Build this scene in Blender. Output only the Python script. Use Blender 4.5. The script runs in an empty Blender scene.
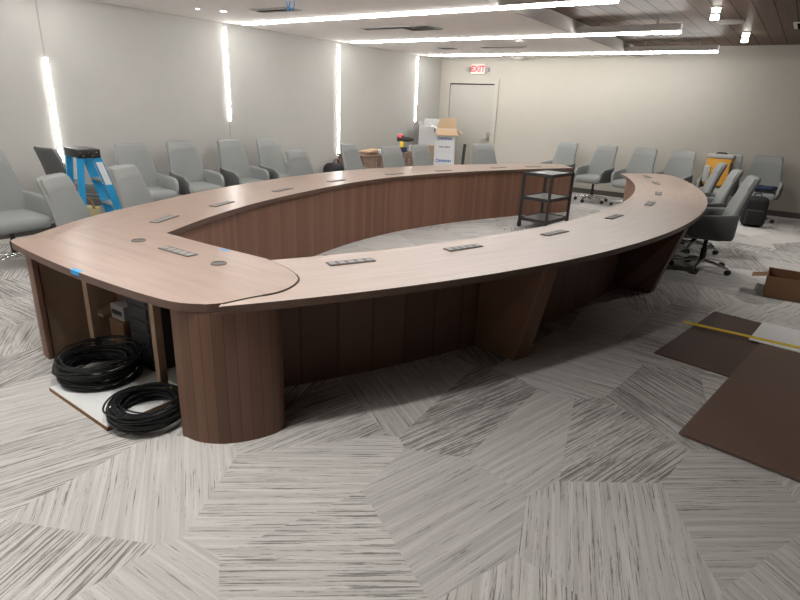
import bpy, bmesh, math, random
from math import sin, cos, pi, radians, sqrt, floor
from mathutils import Vector, Matrix
random.seed(7)
S = bpy.context.scene
COL = S.collection

# ------------------------------------------------------------------ materials
def nodes(name):
    m = bpy.data.materials.new(name); m.use_nodes = True
    nt = m.node_tree; b = nt.nodes['Principled BSDF']
    return m, nt, b
def rgb(c): return (c[0], c[1], c[2], 1)
def plain(name, c, rough=.6, metal=0, noise=0, nscale=30, bump=0, spec=.5, coat=0):
    m, nt, b = nodes(name)
    b.inputs['Roughness'].default_value = rough; b.inputs['Metallic'].default_value = metal
    b.inputs['Specular IOR Level'].default_value = spec
    b.inputs['Coat Weight'].default_value = coat
    tc = nt.nodes.new('ShaderNodeTexCoord'); n = nt.nodes.new('ShaderNodeTexNoise')
    n.inputs['Scale'].default_value = nscale; n.inputs['Detail'].default_value = 3
    nt.links.new(tc.outputs['Object'], n.inputs['Vector'])
    r = nt.nodes.new('ShaderNodeMix'); r.data_type = 'RGBA'
    r.inputs[6].default_value = rgb([x*(1-noise) for x in c]); r.inputs[7].default_value = rgb([min(1, x*(1+noise)) for x in c])
    nt.links.new(n.outputs['Fac'], r.inputs[0]); nt.links.new(r.outputs[2], b.inputs['Base Color'])
    if bump:
        bp = nt.nodes.new('ShaderNodeBump'); bp.inputs['Strength'].default_value = bump; bp.inputs['Distance'].default_value = .005
        nt.links.new(n.outputs['Fac'], bp.inputs['Height']); nt.links.new(bp.outputs[0], b.inputs['Normal'])
    return m
def emit(name, c, s):
    m, nt, b = nodes(name)
    b.inputs['Base Color'].default_value = rgb(c)
    b.inputs['Emission Color'].default_value = rgb(c); b.inputs['Emission Strength'].default_value = s
    return m
def math_node(nt, op, a, b=None, c=None):
    n = nt.nodes.new('ShaderNodeMath'); n.operation = op
    for i, v in enumerate((a, b, c)):
        if v is None: continue
        if isinstance(v, (int, float)): n.inputs[i].default_value = v
        else: nt.links.new(v, n.inputs[i])
    return n.outputs[0]
def ramp(nt, fac, stops):
    r = nt.nodes.new('ShaderNodeValToRGB')
    while len(r.color_ramp.elements) > 1: r.color_ramp.elements.remove(r.color_ramp.elements[0])
    r.color_ramp.elements[0].position = stops[0][0]; r.color_ramp.elements[0].color = rgb(stops[0][1])
    for p, c in stops[1:]:
        e = r.color_ramp.elements.new(p); e.color = rgb(c)
    nt.links.new(fac, r.inputs[0]); return r.outputs[0]

def wood_top(name, base, dark, rough=.33, coord='UV', sc=(1.2, 22, 1)):
    m, nt, b = nodes(name)
    tc = nt.nodes.new('ShaderNodeTexCoord'); mp = nt.nodes.new('ShaderNodeMapping'); mp.inputs['Scale'].default_value = sc
    nt.links.new(tc.outputs[coord], mp.inputs[0])
    n = nt.nodes.new('ShaderNodeTexNoise'); n.inputs['Scale'].default_value = 1.6; n.inputs['Detail'].default_value = 5; n.inputs['Distortion'].default_value = .35
    nt.links.new(mp.outputs[0], n.inputs['Vector'])
    c = ramp(nt, n.outputs['Fac'], [(.3, dark), (.55, base), (.8, [min(1, x*1.08) for x in base])])
    n2 = nt.nodes.new('ShaderNodeTexNoise'); n2.inputs['Scale'].default_value = .9
    nt.links.new(tc.outputs['Object'], n2.inputs['Vector'])
    mx = nt.nodes.new('ShaderNodeMix'); mx.data_type = 'RGBA'; mx.blend_type = 'MULTIPLY'; mx.inputs[0].default_value = .25
    nt.links.new(c, mx.inputs[6]); nt.links.new(n2.outputs['Fac'], mx.inputs[7]); 
    nt.links.new(mx.outputs[2], b.inputs['Base Color'])
    b.inputs['Roughness'].default_value = rough
    return m
def tambour(name, base, slat=.056, var=.35, rough=.45):
    """upright wood boards: every board its own tone, a thin dark groove between them (uses the UV: u = metres along, v = height)"""
    m, nt, b = nodes(name)
    tc = nt.nodes.new('ShaderNodeTexCoord'); sx = nt.nodes.new('ShaderNodeSeparateXYZ'); nt.links.new(tc.outputs['UV'], sx.inputs[0])
    q = math_node(nt, 'DIVIDE', sx.outputs[0], slat); fl = math_node(nt, 'FLOOR', q); fr = math_node(nt, 'FRACT', q)
    wn = nt.nodes.new('ShaderNodeTexWhiteNoise'); wn.noise_dimensions = '1D'; nt.links.new(fl, wn.inputs['W'])
    mp = nt.nodes.new('ShaderNodeMapping'); mp.inputs['Scale'].default_value = (90, 3, 1); nt.links.new(tc.outputs['UV'], mp.inputs[0])
    n = nt.nodes.new('ShaderNodeTexNoise'); n.inputs['Scale'].default_value = 1; n.inputs['Detail'].default_value = 4; nt.links.new(mp.outputs[0], n.inputs['Vector'])
    f = math_node(nt, 'ADD', math_node(nt, 'MULTIPLY', wn.outputs['Value'], .6), math_node(nt, 'MULTIPLY', n.outputs['Fac'], .4))
    c = ramp(nt, f, [(.1, [x*(1-var) for x in base]), (.5, base), (.9, [x*(1+var) for x in base])])
    edge = math_node(nt, 'LESS_THAN', math_node(nt, 'ABSOLUTE', math_node(nt, 'SUBTRACT', fr, .5)), .455)
    g = math_node(nt, 'MULTIPLY_ADD', edge, .28, .72)
    mx = nt.nodes.new('ShaderNodeMix'); mx.data_type = 'RGBA'; mx.blend_type = 'MULTIPLY'; mx.inputs[0].default_value = 1
    nt.links.new(c, mx.inputs[6]); nt.links.new(g, mx.inputs[7]); nt.links.new(mx.outputs[2], b.inputs['Base Color'])
    bp = nt.nodes.new('ShaderNodeBump'); bp.inputs['Strength'].default_value = .5; bp.inputs['Distance'].default_value = .003
    nt.links.new(edge, bp.inputs['Height']); nt.links.new(bp.outputs[0], b.inputs['Normal'])
    b.inputs['Roughness'].default_value = rough; b.inputs['Specular IOR Level'].default_value = .3
    return m

def carpet():
    m, nt, b = nodes('patterned_carpet')
    L = nt.links.new
    tc = nt.nodes.new('ShaderNodeTexCoord')
    v = nt.nodes.new('ShaderNodeTexVoronoi'); v.voronoi_dimensions = '2D'; v.inputs['Scale'].default_value = 1.3; v.inputs['Randomness'].default_value = 1
    mp0 = nt.nodes.new('ShaderNodeMapping'); mp0.inputs['Rotation'].default_value = (0, 0, .6); mp0.inputs['Scale'].default_value = (1.45, 1.05, 1); mp0.inputs['Location'].default_value = (3.3, 1.7, 0)
    L(tc.outputs['Object'], mp0.inputs[0]); L(mp0.outputs[0], v.inputs['Vector'])
    sp = nt.nodes.new('ShaderNodeSeparateColor'); L(v.outputs['Color'], sp.inputs[0])
    ang = math_node(nt, 'MULTIPLY', math_node(nt, 'FLOOR', math_node(nt, 'MULTIPLY', sp.outputs[0], 9)), 0.62)
    rot = nt.nodes.new('ShaderNodeVectorRotate'); rot.rotation_type = 'Z_AXIS'; L(tc.outputs['Object'], rot.inputs['Vector']); L(ang, rot.inputs['Angle'])
    off = nt.nodes.new('ShaderNodeVectorMath'); off.operation = 'MULTIPLY_ADD'; L(v.outputs['Color'], off.inputs[0]); off.inputs[1].default_value = (9, 9, 9); L(rot.outputs[0], off.inputs[2])
    def streak(sx, sy, det):
        mp = nt.nodes.new('ShaderNodeMapping'); mp.inputs['Scale'].default_value = (sx, sy, 0); L(off.outputs[0], mp.inputs[0])
        n = nt.nodes.new('ShaderNodeTexNoise'); n.noise_dimensions = '2D'; n.inputs['Scale'].default_value = 1; n.inputs['Detail'].default_value = det; n.inputs['Roughness'].default_value = .6
        L(mp.outputs[0], n.inputs['Vector']); return n.outputs['Fac']
    s1a = streak(2.6, 112, 2.5); s1f = streak(20, 200, 2)
    s1 = math_node(nt, 'ADD', s1a, math_node(nt, 'MULTIPLY', math_node(nt, 'SUBTRACT', s1f, .5), .30))      # dark broken lines
    s2 = streak(1.0, 42, 3)        # pale streaks
    s3 = streak(1.1, 2.2, 1)       # how dense the lines are inside one patch
    dens = math_node(nt, 'ADD', math_node(nt, 'MULTIPLY', sp.outputs[1], 1.0), math_node(nt, 'MULTIPLY', s3, .7))
    thr = math_node(nt, 'MULTIPLY_ADD', dens, -.27, .81)
    d = math_node(nt, 'SUBTRACT', s1, thr)
    mr = nt.nodes.new('ShaderNodeMapRange'); mr.inputs[1].default_value = -.05; mr.inputs[2].default_value = .07; L(d, mr.inputs[0])
    base = ramp(nt, s2, [(.3, (.45, .435, .42)), (.5, (.52, .505, .485)), (.68, (.60, .585, .565))])
    tone = math_node(nt, 'MULTIPLY_ADD', sp.outputs[2], .16, .88)
    mx0 = nt.nodes.new('ShaderNodeMix'); mx0.data_type = 'RGBA'; mx0.blend_type = 'MULTIPLY'; mx0.inputs[0].default_value = 1; L(base, mx0.inputs[6]); L(tone, mx0.inputs[7])
    mx = nt.nodes.new('ShaderNodeMix'); mx.data_type = 'RGBA'
    L(math_node(nt, 'MULTIPLY', mr.outputs[0], .70), mx.inputs[0]); L(mx0.outputs[2], mx.inputs[6]); mx.inputs[7].default_value = (.085, .08, .075, 1)
    # pile
    pn = nt.nodes.new('ShaderNodeTexNoise'); pn.inputs['Scale'].default_value = 260; L(tc.outputs['Object'], pn.inputs['Vector'])
    mx2 = nt.nodes.new('ShaderNodeMix'); mx2.data_type = 'RGBA'; mx2.blend_type = 'OVERLAY'; mx2.inputs[0].default_value = .35; L(mx.outputs[2], mx2.inputs[6]); L(pn.outputs['Fac'], mx2.inputs[7])
    L(mx2.outputs[2], b.inputs['Base Color'])
    bp = nt.nodes.new('ShaderNodeBump'); bp.inputs['Strength'].default_value = .4; bp.inputs['Distance'].default_value = .004; L(pn.outputs['Fac'], bp.inputs['Height']); L(bp.outputs[0], b.inputs['Normal'])
    b.inputs['Roughness'].default_value = .95; b.inputs['Specular IOR Level'].default_value = .1
    return m
def planks():
    m, nt, b = nodes('ceiling_wood_planks')
    tc = nt.nodes.new('ShaderNodeTexCoord'); sx = nt.nodes.new('ShaderNodeSeparateXYZ'); nt.links.new(tc.outputs['Object'], sx.inputs[0])
    q = math_node(nt, 'DIVIDE', sx.outputs[0], .2); fl = math_node(nt, 'FLOOR', q); fr = math_node(nt, 'FRACT', q)
    wn = nt.nodes.new('ShaderNodeTexWhiteNoise'); wn.noise_dimensions = '1D'; nt.links.new(fl, wn.inputs['W'])
    mp = nt.nodes.new('ShaderNodeMapping'); mp.inputs['Scale'].default_value = (40, 1.5, 1); nt.links.new(tc.outputs['Object'], mp.inputs[0])
    n = nt.nodes.new('ShaderNodeTexNoise'); n.inputs['Scale'].default_value = 1; n.inputs['Detail'].default_value = 4; nt.links.new(mp.outputs[0], n.inputs['Vector'])
    f = math_node(nt, 'ADD', math_node(nt, 'MULTIPLY', wn.outputs['Value'], .4), math_node(nt, 'MULTIPLY', n.outputs['Fac'], .6))
    c = ramp(nt, f, [(.15, (.115, .08, .063)), (.5, (.175, .125, .10)), (.9, (.22, .16, .13))])
    edge = math_node(nt, 'LESS_THAN', math_node(nt, 'ABSOLUTE', math_node(nt, 'SUBTRACT', fr, .5)), .46)
    g = math_node(nt, 'MULTIPLY_ADD', edge, .75, .25)
    mx = nt.nodes.new('ShaderNodeMix'); mx.data_type = 'RGBA'; mx.blend_type = 'MULTIPLY'; mx.inputs[0].default_value = 1
    nt.links.new(c, mx.inputs[6]); nt.links.new(g, mx.inputs[7]); nt.links.new(mx.outputs[2], b.inputs['Base Color'])
    b.inputs['Roughness'].default_value = .4; b.inputs['Specular IOR Level'].default_value = .015
    return m

M = dict(
    wall=plain('wall_covering', (.475, .468, .445), .8, noise=.03, nscale=6, spec=.2),
    backwall=plain('back_wall_paint', (.49, .465, .415), .8, noise=.03, nscale=6, spec=.2),
    ceil=plain('ceiling_paint', (.86, .82, .80), .9, noise=.02, nscale=3, spec=.1),
    soffit=plain('soffit_shade_paint', (.50, .47, .45), .9, noise=.02, nscale=3, spec=.1),  # greyer than the white ceiling: the soffit face's shade put into its colour
    carpet=carpet(), planks=planks(),
    base=plain('baseboard_vinyl', (.10, .09, .08), .6, noise=.05),
    door=plain('door_paint', (.44, .42, .38), .55, noise=.02, nscale=5),
    top=wood_top('tabletop_sheen_veneer', (.40, .295, .245), (.35, .252, .207)), topleft=wood_top('tabletop_left_shaded', (.345, .243, .194), (.29, .20, .157)),  # one veneer: right arm's sheen and left arm's dimness put into the colours
    topend=wood_top('tabletop_end_shaded', (.345, .24, .19), (.285, .193, .15), coord='Object', sc=(1.0, 12, 1)),  # same veneer darkened, as the near end catches less light
    edge=plain('tabletop_edge', (.125, .075, .054), .45, noise=.2, nscale=12),
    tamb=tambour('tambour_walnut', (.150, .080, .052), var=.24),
    tambin=tambour('tambour_walnut_lit', (.235, .125, .085), var=.2),  # walnut lightened: light on the inner fascia put into its colour
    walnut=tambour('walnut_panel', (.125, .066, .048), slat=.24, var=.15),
    rawwood=plain('raw_framing_wood', (.30, .20, .13), .7, noise=.2, nscale=14),
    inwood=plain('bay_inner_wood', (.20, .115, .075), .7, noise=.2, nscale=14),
    groove=plain('joint_dark', (.03, .022, .018), .8),  # dark line along the joint between the tabletops
    fabric=plain('chair_grey_upholstery', (.245, .255, .252), .85, noise=.06, nscale=160, bump=.15, spec=.2),
    fabric2=plain('chair_band_toplit', (.285, .295, .29), .85, noise=.06, nscale=160, bump=.15, spec=.2),  # same upholstery lightened: light from above put into the band's colour
    shell=plain('chair_charcoal_shell', (.11, .112, .11), .7, noise=.05, nscale=90, spec=.3),
    chrome=plain('polished_aluminium', (.72, .74, .74), .22, metal=1),
    metal=plain('brushed_metal', (.42, .42, .42), .38, metal=1, noise=.05),
    black=plain('black_plastic', (.018, .018, .02), .45, noise=.1),
    blackm=plain('black_powder_coat', (.022, .022, .024), .5, noise=.1),
    cartshelf=plain('cart_shelf_coat', (.20, .212, .215), .35, noise=.06),
    cable=plain('black_cable_jacket', (.012, .013, .014), .42, noise=.15),
    blue=plain('blue_fibreglass', (.022, .30, .60), .4, noise=.05),
    white=plain('white_sheet', (.72, .73, .73), .5, noise=.02),
    carton=plain('white_carton', (.66, .67, .68), .75, noise=.02),
    kraft=plain('kraft_cardboard', (.47, .335, .21), .85, noise=.06, nscale=18),
    kraftd=plain('brown_cardboard', (.21, .115, .06), .85, noise=.08, nscale=14),
    greybox=plain('grey_lid', (.38, .38, .37), .7, noise=.03),
    board=plain('brown_laminate', (.125, .074, .054), .38, noise=.14, nscale=4),
    boardd=plain('dark_brown_laminate', (.072, .038, .031), .36, noise=.14, nscale=4),
    yellow=plain('yellow_straightedge', (.75, .52, .02), .45, noise=.03),
    orange=plain('orange_yellow_fabric', (.60, .30, .03), .6, noise=.1, nscale=20),
    navy=plain('navy_cloth', (.015, .022, .06), .85, noise=.3, nscale=25),
    tape=plain('blue_masking_tape', (.05, .32, .68), .6, noise=.04),
    cred=wood_top('credenza_wood', (.26, .17, .12), (.14, .09, .065), coord='Object', sc=(10, 2, 18), rough=.5),
    red=emit('exit_red', (.85, .05, .06), .9), signw=plain('sign_white', (.75, .74, .70), .5),
    led=emit('led_diffuser', (1, .985, .95), 47), wled=emit('wall_led_diffuser', (1, .985, .95), 25), spot=emit('spot_lens', (1, .96, .88), 12),
    glint=emit('frosted_tube', (.9, .88, .84), .5),
    print_blue=plain('blue_print', (.04, .14, .40), .7), print_dark=plain('dark_print', (.06, .06, .08), .7),
    socket=plain('socket_grey', (.26, .255, .25), .6), grommet=plain('grommet_grey', (.10, .09, .085), .6),
    hole=plain('plenum_dark', (.012, .012, .012), .95, spec=0), vent=plain('vent_grey', (.34, .33, .32), .6),
    darkbag=plain('black_nylon', (.007, .007, .008), .7, noise=.3, nscale=30, bump=.4),
    green=plain('dark_tube', (.03, .045, .04), .5),
    olive=plain('tan_canvas', (.42, .36, .20), .8, noise=.25, nscale=20),
)

# ------------------------------------------------------------------ mesh helpers
class MB:
    def __init__(s): s.bm = bmesh.new(); s.uv = s.bm.loops.layers.uv.new('UVMap')
    def box(s, c, size, rz=0, bev=0, seg=2, rot=None, mi=0, fn=None, cuts=0):
        b = bmesh.new(); bmesh.ops.create_cube(b, size=1)
        for v in b.verts: v.co = Vector((v.co.x*size[0], v.co.y*size[1], v.co.z*size[2]))
        if bev: bmesh.ops.bevel(b, geom=b.edges[:], offset=bev, segments=seg, profile=.5, affect='EDGES')
        if cuts: bmesh.ops.subdivide_edges(b, edges=[e for e in b.edges if e.calc_length() > min(size)*.4], cuts=cuts, use_grid_fill=True)
        if fn:
            for v in b.verts: v.co = Vector(fn(v.co))
        Mx = Matrix.Translation(c) @ (rot.to_4x4() if rot is not None else Matrix.Rotation(rz, 4, 'Z'))
        s.add(b, Mx, mi); return s
    def add(s, b, Mx=Matrix(), mi=None):
        mp = {}
        for v in b.verts: mp[v.index] = s.bm.verts.new(Mx @ v.co)
        b.verts.index_update()
        mp = {}
        # (rebuilt after index_update so that keys are valid)
        for v, w in zip(b.verts, s.bm.verts[-len(b.verts):] if False else list(s.bm.verts)[-len(b.verts):]): mp[v] = w
        for f in b.faces:
            try:
                g = s.bm.faces.new([mp[v] for v in f.verts]); g.material_index = f.material_index if mi is None else mi
            except ValueError: pass
        b.free()
    def cyl(s, p0, p1, r0, r1=None, n=16, mi=0):
        p0, p1 = Vector(p0), Vector(p1); r1 = r0 if r1 is None else r1
        d = (p1-p0).normalized(); a = d.orthogonal().normalized(); c = d.cross(a)
        A = [s.bm.verts.new(p0 + r0*(cos(2*pi*i/n)*a + sin(2*pi*i/n)*c)) for i in range(n)]
        B = [s.bm.verts.new(p1 + r1*(cos(2*pi*i/n)*a + sin(2*pi*i/n)*c)) for i in range(n)]
        fs = [s.bm.faces.new([A[i], A[(i+1) % n], B[(i+1) % n], B[i]]) for i in range(n)]
        fs += [s.bm.faces.new(A[::-1]), s.bm.faces.new(B)]
        for f in fs: f.material_index = mi
        return s
    def lathe(s, c, prof, n=20, axis=(0, 0, 1), mi=0):
        ax = Vector(axis).normalized(); a = ax.orthogonal().normalized(); b = ax.cross(a); c = Vector(c)
        rings = [[s.bm.verts.new(c + ax*z + r*(cos(2*pi*i/n)*a + sin(2*pi*i/n)*b)) for i in range(n)] for r, z in prof]
        for R, Q in zip(rings[:-1], rings[1:]):
            for i in range(n):
                f = s.bm.faces.new([R[i], R[(i+1) % n], Q[(i+1) % n], Q[i]]); f.material_index = mi
        for R in (rings[0], rings[-1]):
            f = s.bm.faces.new(R); f.material_index = mi
        return s
    def tube(s, pts, r, n=6, closed=False, mi=0):
        P = [Vector(p) for p in pts]; rings = []; m = len(P); prev = None
        for i in range(m):
            t = (P[(i+1) % m]-P[i-1]) if closed else (P[min(i+1, m-1)]-P[max(i-1, 0)])
            t.normalize()
            a = t.orthogonal().normalized() if prev is None else (prev - t*prev.dot(t)).normalized()
            prev = a; b = t.cross(a)
            rings.append([s.bm.verts.new(P[i] + r*(cos(2*pi*k/n)*a + sin(2*pi*k/n)*b)) for k in range(n)])
        for i in range(m if closed else m-1):
            R, Q = rings[i], rings[(i+1) % m]
            for k in range(n):
                f = s.bm.faces.new([R[k], R[(k+1) % n], Q[(k+1) % n], Q[k]]); f.material_index = mi
        if not closed:
            s.bm.faces.new(rings[0][::-1]); s.bm.faces.new(rings[-1])
        return s
    def prism(s, poly, z0, z1, mi=0, side_mi=None):
        A = [s.bm.verts.new((p[0], p[1], z0)) for p in poly]; B = [s.bm.verts.new((p[0], p[1], z1)) for p in poly]
        n = len(poly)
        for f in (s.bm.faces.new(A[::-1]), s.bm.faces.new(B)): f.material_index = mi
        for i in range(n):
            f = s.bm.faces.new([A[i], A[(i+1) % n], B[(i+1) % n], B[i]]); f.material_index = mi if side_mi is None else side_mi
        return s
    def hexa(s, P, mi=0):
        V = [s.bm.verts.new(p) for p in P]     # 0-3 bottom loop, 4-7 top loop
        for q in ((3, 2, 1, 0), (4, 5, 6, 7), (0, 1, 5, 4), (1, 2, 6, 5), (2, 3, 7, 6), (3, 0, 4, 7)):
            f = s.bm.faces.new([V[i] for i in q]); f.material_index = mi
        return s
    def loft(s, rings, mi=0, closed=True):
        R = [[s.bm.verts.new(p) for p in r] for r in rings]; n = len(R[0])
        for a, b in zip(R[:-1], R[1:]):
            for i in range(n):
                s.bm.faces.new([a[i], a[(i+1) % n], b[(i+1) % n], b[i]]).material_index = mi
        s.bm.faces.new(R[0][::-1]).material_index = mi; s.bm.faces.new(R[-1]).material_index = mi
        return s
    def ribbon(s, path, z0, z1, th, mi=0):
        """a standing sheet that follows a plan path; UV u = metres along the path, v = height"""
        P = [Vector((p[0], p[1])) for p in path]; n = len(P); off = []
        for i in range(n):
            t = (P[min(i+1, n-1)]-P[max(i-1, 0)]).normalized(); off.append(Vector((-t.y, t.x)))
        u = [0]
        for a, b in zip(P[:-1], P[1:]): u.append(u[-1]+(b-a).length)
        def V(p, z): return s.bm.verts.new((p.x, p.y, z))
        F0 = [V(p, z0) for p in P]; F1 = [V(p, z1) for p in P]
        B0 = [V(p+o*th, z0) for p, o in zip(P, off)]; B1 = [V(p+o*th, z1) for p, o in zip(P, off)]
        def face(vs, uvs):
            f = s.bm.faces.new(vs); f.material_index = mi
            for l, q in zip(f.loops, uvs): l[s.uv].uv = q
        for i in range(n-1):
            a, b = u[i], u[i+1]
            face([F0[i], F0[i+1], F1[i+1], F1[i]], [(a, z0), (b, z0), (b, z1), (a, z1)])
            face([B0[i+1], B0[i], B1[i], B1[i+1]], [(b, z0), (a, z0), (a, z1), (b, z1)])
            face([F1[i], F1[i+1], B1[i+1], B1[i]], [(a, z1), (b, z1), (b, z1), (a, z1)])
            face([F0[i+1], F0[i], B0[i], B0[i+1]], [(b, z0), (a, z0), (a, z0), (b, z0)])
        for i, sg in ((0, 1), (n-1, -1)):
            q = [F0[i], F1[i], B1[i], B0[i]]
            face(q if sg > 0 else q[::-1], [(u[i], z0), (u[i], z1), (u[i]+.02, z1), (u[i]+.02, z0)] if sg > 0 else [(u[i]+.02, z0), (u[i]+.02, z1), (u[i], z1), (u[i], z0)])
        return s
    def build(s, name, mat, parent=None, smooth=None, **kw):
        bmesh.ops.recalc_face_normals(s.bm, faces=s.bm.faces[:])
        me = bpy.data.meshes.new(name); s.bm.to_mesh(me); s.bm.free()
        for m in (mat if isinstance(mat, (list, tuple)) else [mat]): me.materials.append(M[m])
        if smooth is not None:
            for p in me.polygons: p.use_smooth = True
            me.set_sharp_from_angle(angle=radians(smooth))
        o = bpy.data.objects.new(name, me); COL.objects.link(o)
        if parent is not None: o.parent = parent
        for k, v in kw.items(): o[k] = v
        return o
def thing(name, label, cat, loc=(0, 0, 0), rz=0, group=None, scale=1):
    o = bpy.data.objects.new(name, None); COL.objects.link(o); o.empty_display_size = .1
    o.location = loc; o.rotation_euler = (0, 0, rz); o.scale = (scale,)*3
    o['label'] = label; o['category'] = cat
    if group: o['group'] = group
    return o
def tag(o, label, cat, group=None):
    o['label'] = label; o['category'] = cat
    if group: o['group'] = group
    return o
def struct(o): o['kind'] = 'structure'; return o
def dup(root, loc, rz, label, scale=1, group=None):
    def rec(o, par):
        c = o.copy(); COL.objects.link(c)
        if par is not None: c.parent = par
        for ch in list(o.children): rec(ch, c)
        return c
    r = rec(root, None); r.location = loc; r.rotation_euler = (0, 0, rz); r.scale = (scale,)*3; r['label'] = label
    if group: r['group'] = group
    return r
def catmull(pts, n):
    P = [Vector((p[0], p[1])) for p in pts]; P = [2*P[0]-P[1]] + P + [2*P[-1]-P[-2]]
    out = []; m = len(P)-3
    for k in range(n):
        t = k/(n-1)*m; i = min(int(t), m-1); f = t-i; a, b, c, d = P[i:i+4]
        out.append(.5*((2*b) + (c-a)*f + (2*a-5*b+4*c-d)*f*f + (3*b-a-3*c+d)*f**3))
    return out

# ------------------------------------------------------------------ room (x to the right along the far wall, y away from the viewer, metres)
XL, YB, XR, YF = -7.383, 12.2, 4.2, -4.5
ZC, ZW, XS = 2.68, 2.85, -3.0
struct(MB().box(((XL+XR)/2, (YB+YF)/2, -.05), (XR-XL+.4, YB-YF+.4, .1)).build('floor', 'carpet'))
struct(MB().box((XL-.05, (YB+YF)/2, 1.5), (.1, YB-YF+.2, 3.0)).build('wall_left', 'wall'))
struct(MB().box(((XL+XR)/2, YB+.05, 1.5), (XR-XL, .1, 3.0)).build('wall_back', 'backwall'))
struct(MB().box((XR+.05, (YB+YF)/2, 1.5), (.1, YB-YF+.2, 3.0)).build('wall_right', 'backwall'))
struct(MB().box(((XL+XR)/2, YF-.05, 1.5), (XR-XL, .1, 3.0)).build('wall_front', 'backwall'))
struct(MB().box(((XS+XR)/2, (YB+YF)/2, ZW+.05), (XR-XS+.1, YB-YF, .1)).build('ceiling_wood', 'planks'))
# white dropped ceiling with two openings
mb = MB(); xa, xb = XL, XS
holes = [(-5.0, -4.52, 7.02, 7.42), (-6.0, -5.72, 9.75, 10.0)]
ys = sorted({YF, YB} | {h[2] for h in holes} | {h[3] for h in holes})
for y0, y1 in zip(ys[:-1], ys[1:]):
    hs = [h for h in holes if h[2] <= y0+1e-6 and h[3] >= y1-1e-6]
    xs = [xa] + sum([[h[0], h[1]] for h in hs], []) + [xb]
    for i in range(0, len(xs), 2): mb.box(((xs[i]+xs[i+1])/2, (y0+y1)/2, ZC+.09), (xs[i+1]-xs[i], y1-y0, .18))
struct(mb.build('ceiling_white', 'ceil'))
struct(MB().box(((XL+XS)/2, (YB+YF)/2, ZC+.23), (XS-XL, YB-YF, .04)).build('ceiling_plenum', 'hole'))
struct(MB().box((XS+.012, (YB+YF)/2, ZC+.085), (.02, YB-YF, .172)).build('trim_soffit', 'soffit'))
struct(MB().box((XL+.008, (YB+YF)/2, .05), (.016, YB-YF, .1)).build('baseboard_left', 'base'))
struct(MB().box(((-5.85+XR)/2, YB-.008, .05), (XR+5.85, .016, .1)).build('baseboard_back', 'base'))
# door in the far wall
dx0, dx1, dzt = -7.10, -5.95, 2.155
fr = struct(MB().box((dx0-.05, YB-.02, dzt/2), (.1, .04, dzt)).box((dx1+.05, YB-.02, dzt/2), (.1, .04, dzt)).box(((dx0+dx1)/2, YB-.02, dzt+.05), (dx1-dx0+.2, .04, .1)).build('door_1', 'backwall'))
MB().box(((dx0+dx1)/2, YB-.004, dzt/2-.012), (dx1-dx0-.012, .008, dzt-.024)).build('door_leaf', 'door', fr)
MB().box(((dx0+dx1)/2, YB-.0035, dzt/2), (dx1-dx0, .007, dzt)).build('door_gap', 'hole', fr)
MB().box((-6.02, YB-.014, 1.0), (.05, .016, .16), bev=.004).cyl((-6.02, YB-.02, .97), (-6.02, YB-.07, .97), .012).cyl((-6.02, YB-.065, .97), (-6.14, YB-.065, .97), .011).box((-6.0, YB-.02, 1.06), (.10, .03, .10), bev=.006).build('door_handle', 'metal', fr)
# wall grooves that the upright light strips sit in
for i, y in enumerate((3.385, 5.955, 8.51, 11.15)):
    struct(MB().box((XL+.002, y, ZC/2), (.004, .012, ZC)).build('trim_%d' % (i+1), 'vent'))

# ------------------------------------------------------------------ light fixtures
wall_strips = [(3.385, .62, 2.0, 'upright white light strip on the left wall behind the blue stepladder, its top below the ceiling'),
               (5.955, 1.31, 2.62, 'upright white light strip on the left wall above the row of grey chairs, ending high above them'),
               (8.51, .66, 2.63, 'longest upright white light strip on the left wall, reaching down to the chair beside the brown credenza'),
               (11.15, 1.29, 2.64, 'upright white light strip on the left wall nearest the exit door corner')]
for y, z0, z1, lab in wall_strips:
    t = thing('wall_light_strip', lab, 'light', (XL, y, z0), 0, 'upright wall light strips')
    h = z1-z0
    MB().box((.008, 0, h/2), (.012, .042, h+.004)).build('housing', 'signw', t)
    MB().box((.016, 0, h/2), (.012, .040, h)).build('diffuser', 'wled', t)
ceil_strips = [(11.2, 'farthest linear ceiling light, ending beside the far wall'),
               (8.55, 'middle linear ceiling light of the three, running over the open ceiling hatch'),
               (6.08, 'nearest linear ceiling light in the picture, cut by the top edge of the photo'),
               (3.385, 'linear ceiling light over the near end of the table, above the picture'),
               (.80, 'linear ceiling light overhead beside the viewer'), (-1.78, 'linear ceiling light behind the viewer')]
for y, lab in ceil_strips:
    x0, x1 = -7.08, {6.08: -1.76, 11.2: -1.50}.get(y, -1.62)
    t = thing('linear_ceiling_light', lab, 'light', (0, y, ZC), 0, 'linear ceiling lights')
    mb = MB().box(((XS+.024+x1)/2, 0, .046), (x1-XS-.024, .11, .084))
    for xr in (XS+.35, x1-.3): mb.cyl((xr, 0, .08), (xr, 0, .169), .006, n=8)
    mb.build('housing', 'soffit', t)
    MB().box(((x0+x1)/2, 0, -.010), (x1-x0, .046, .032)).build('diffuser', 'led', t)
    MB().box((x1+.004, 0, .04), (.008, .06, .09)).build('end_diffuser', 'glint', t)
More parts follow.
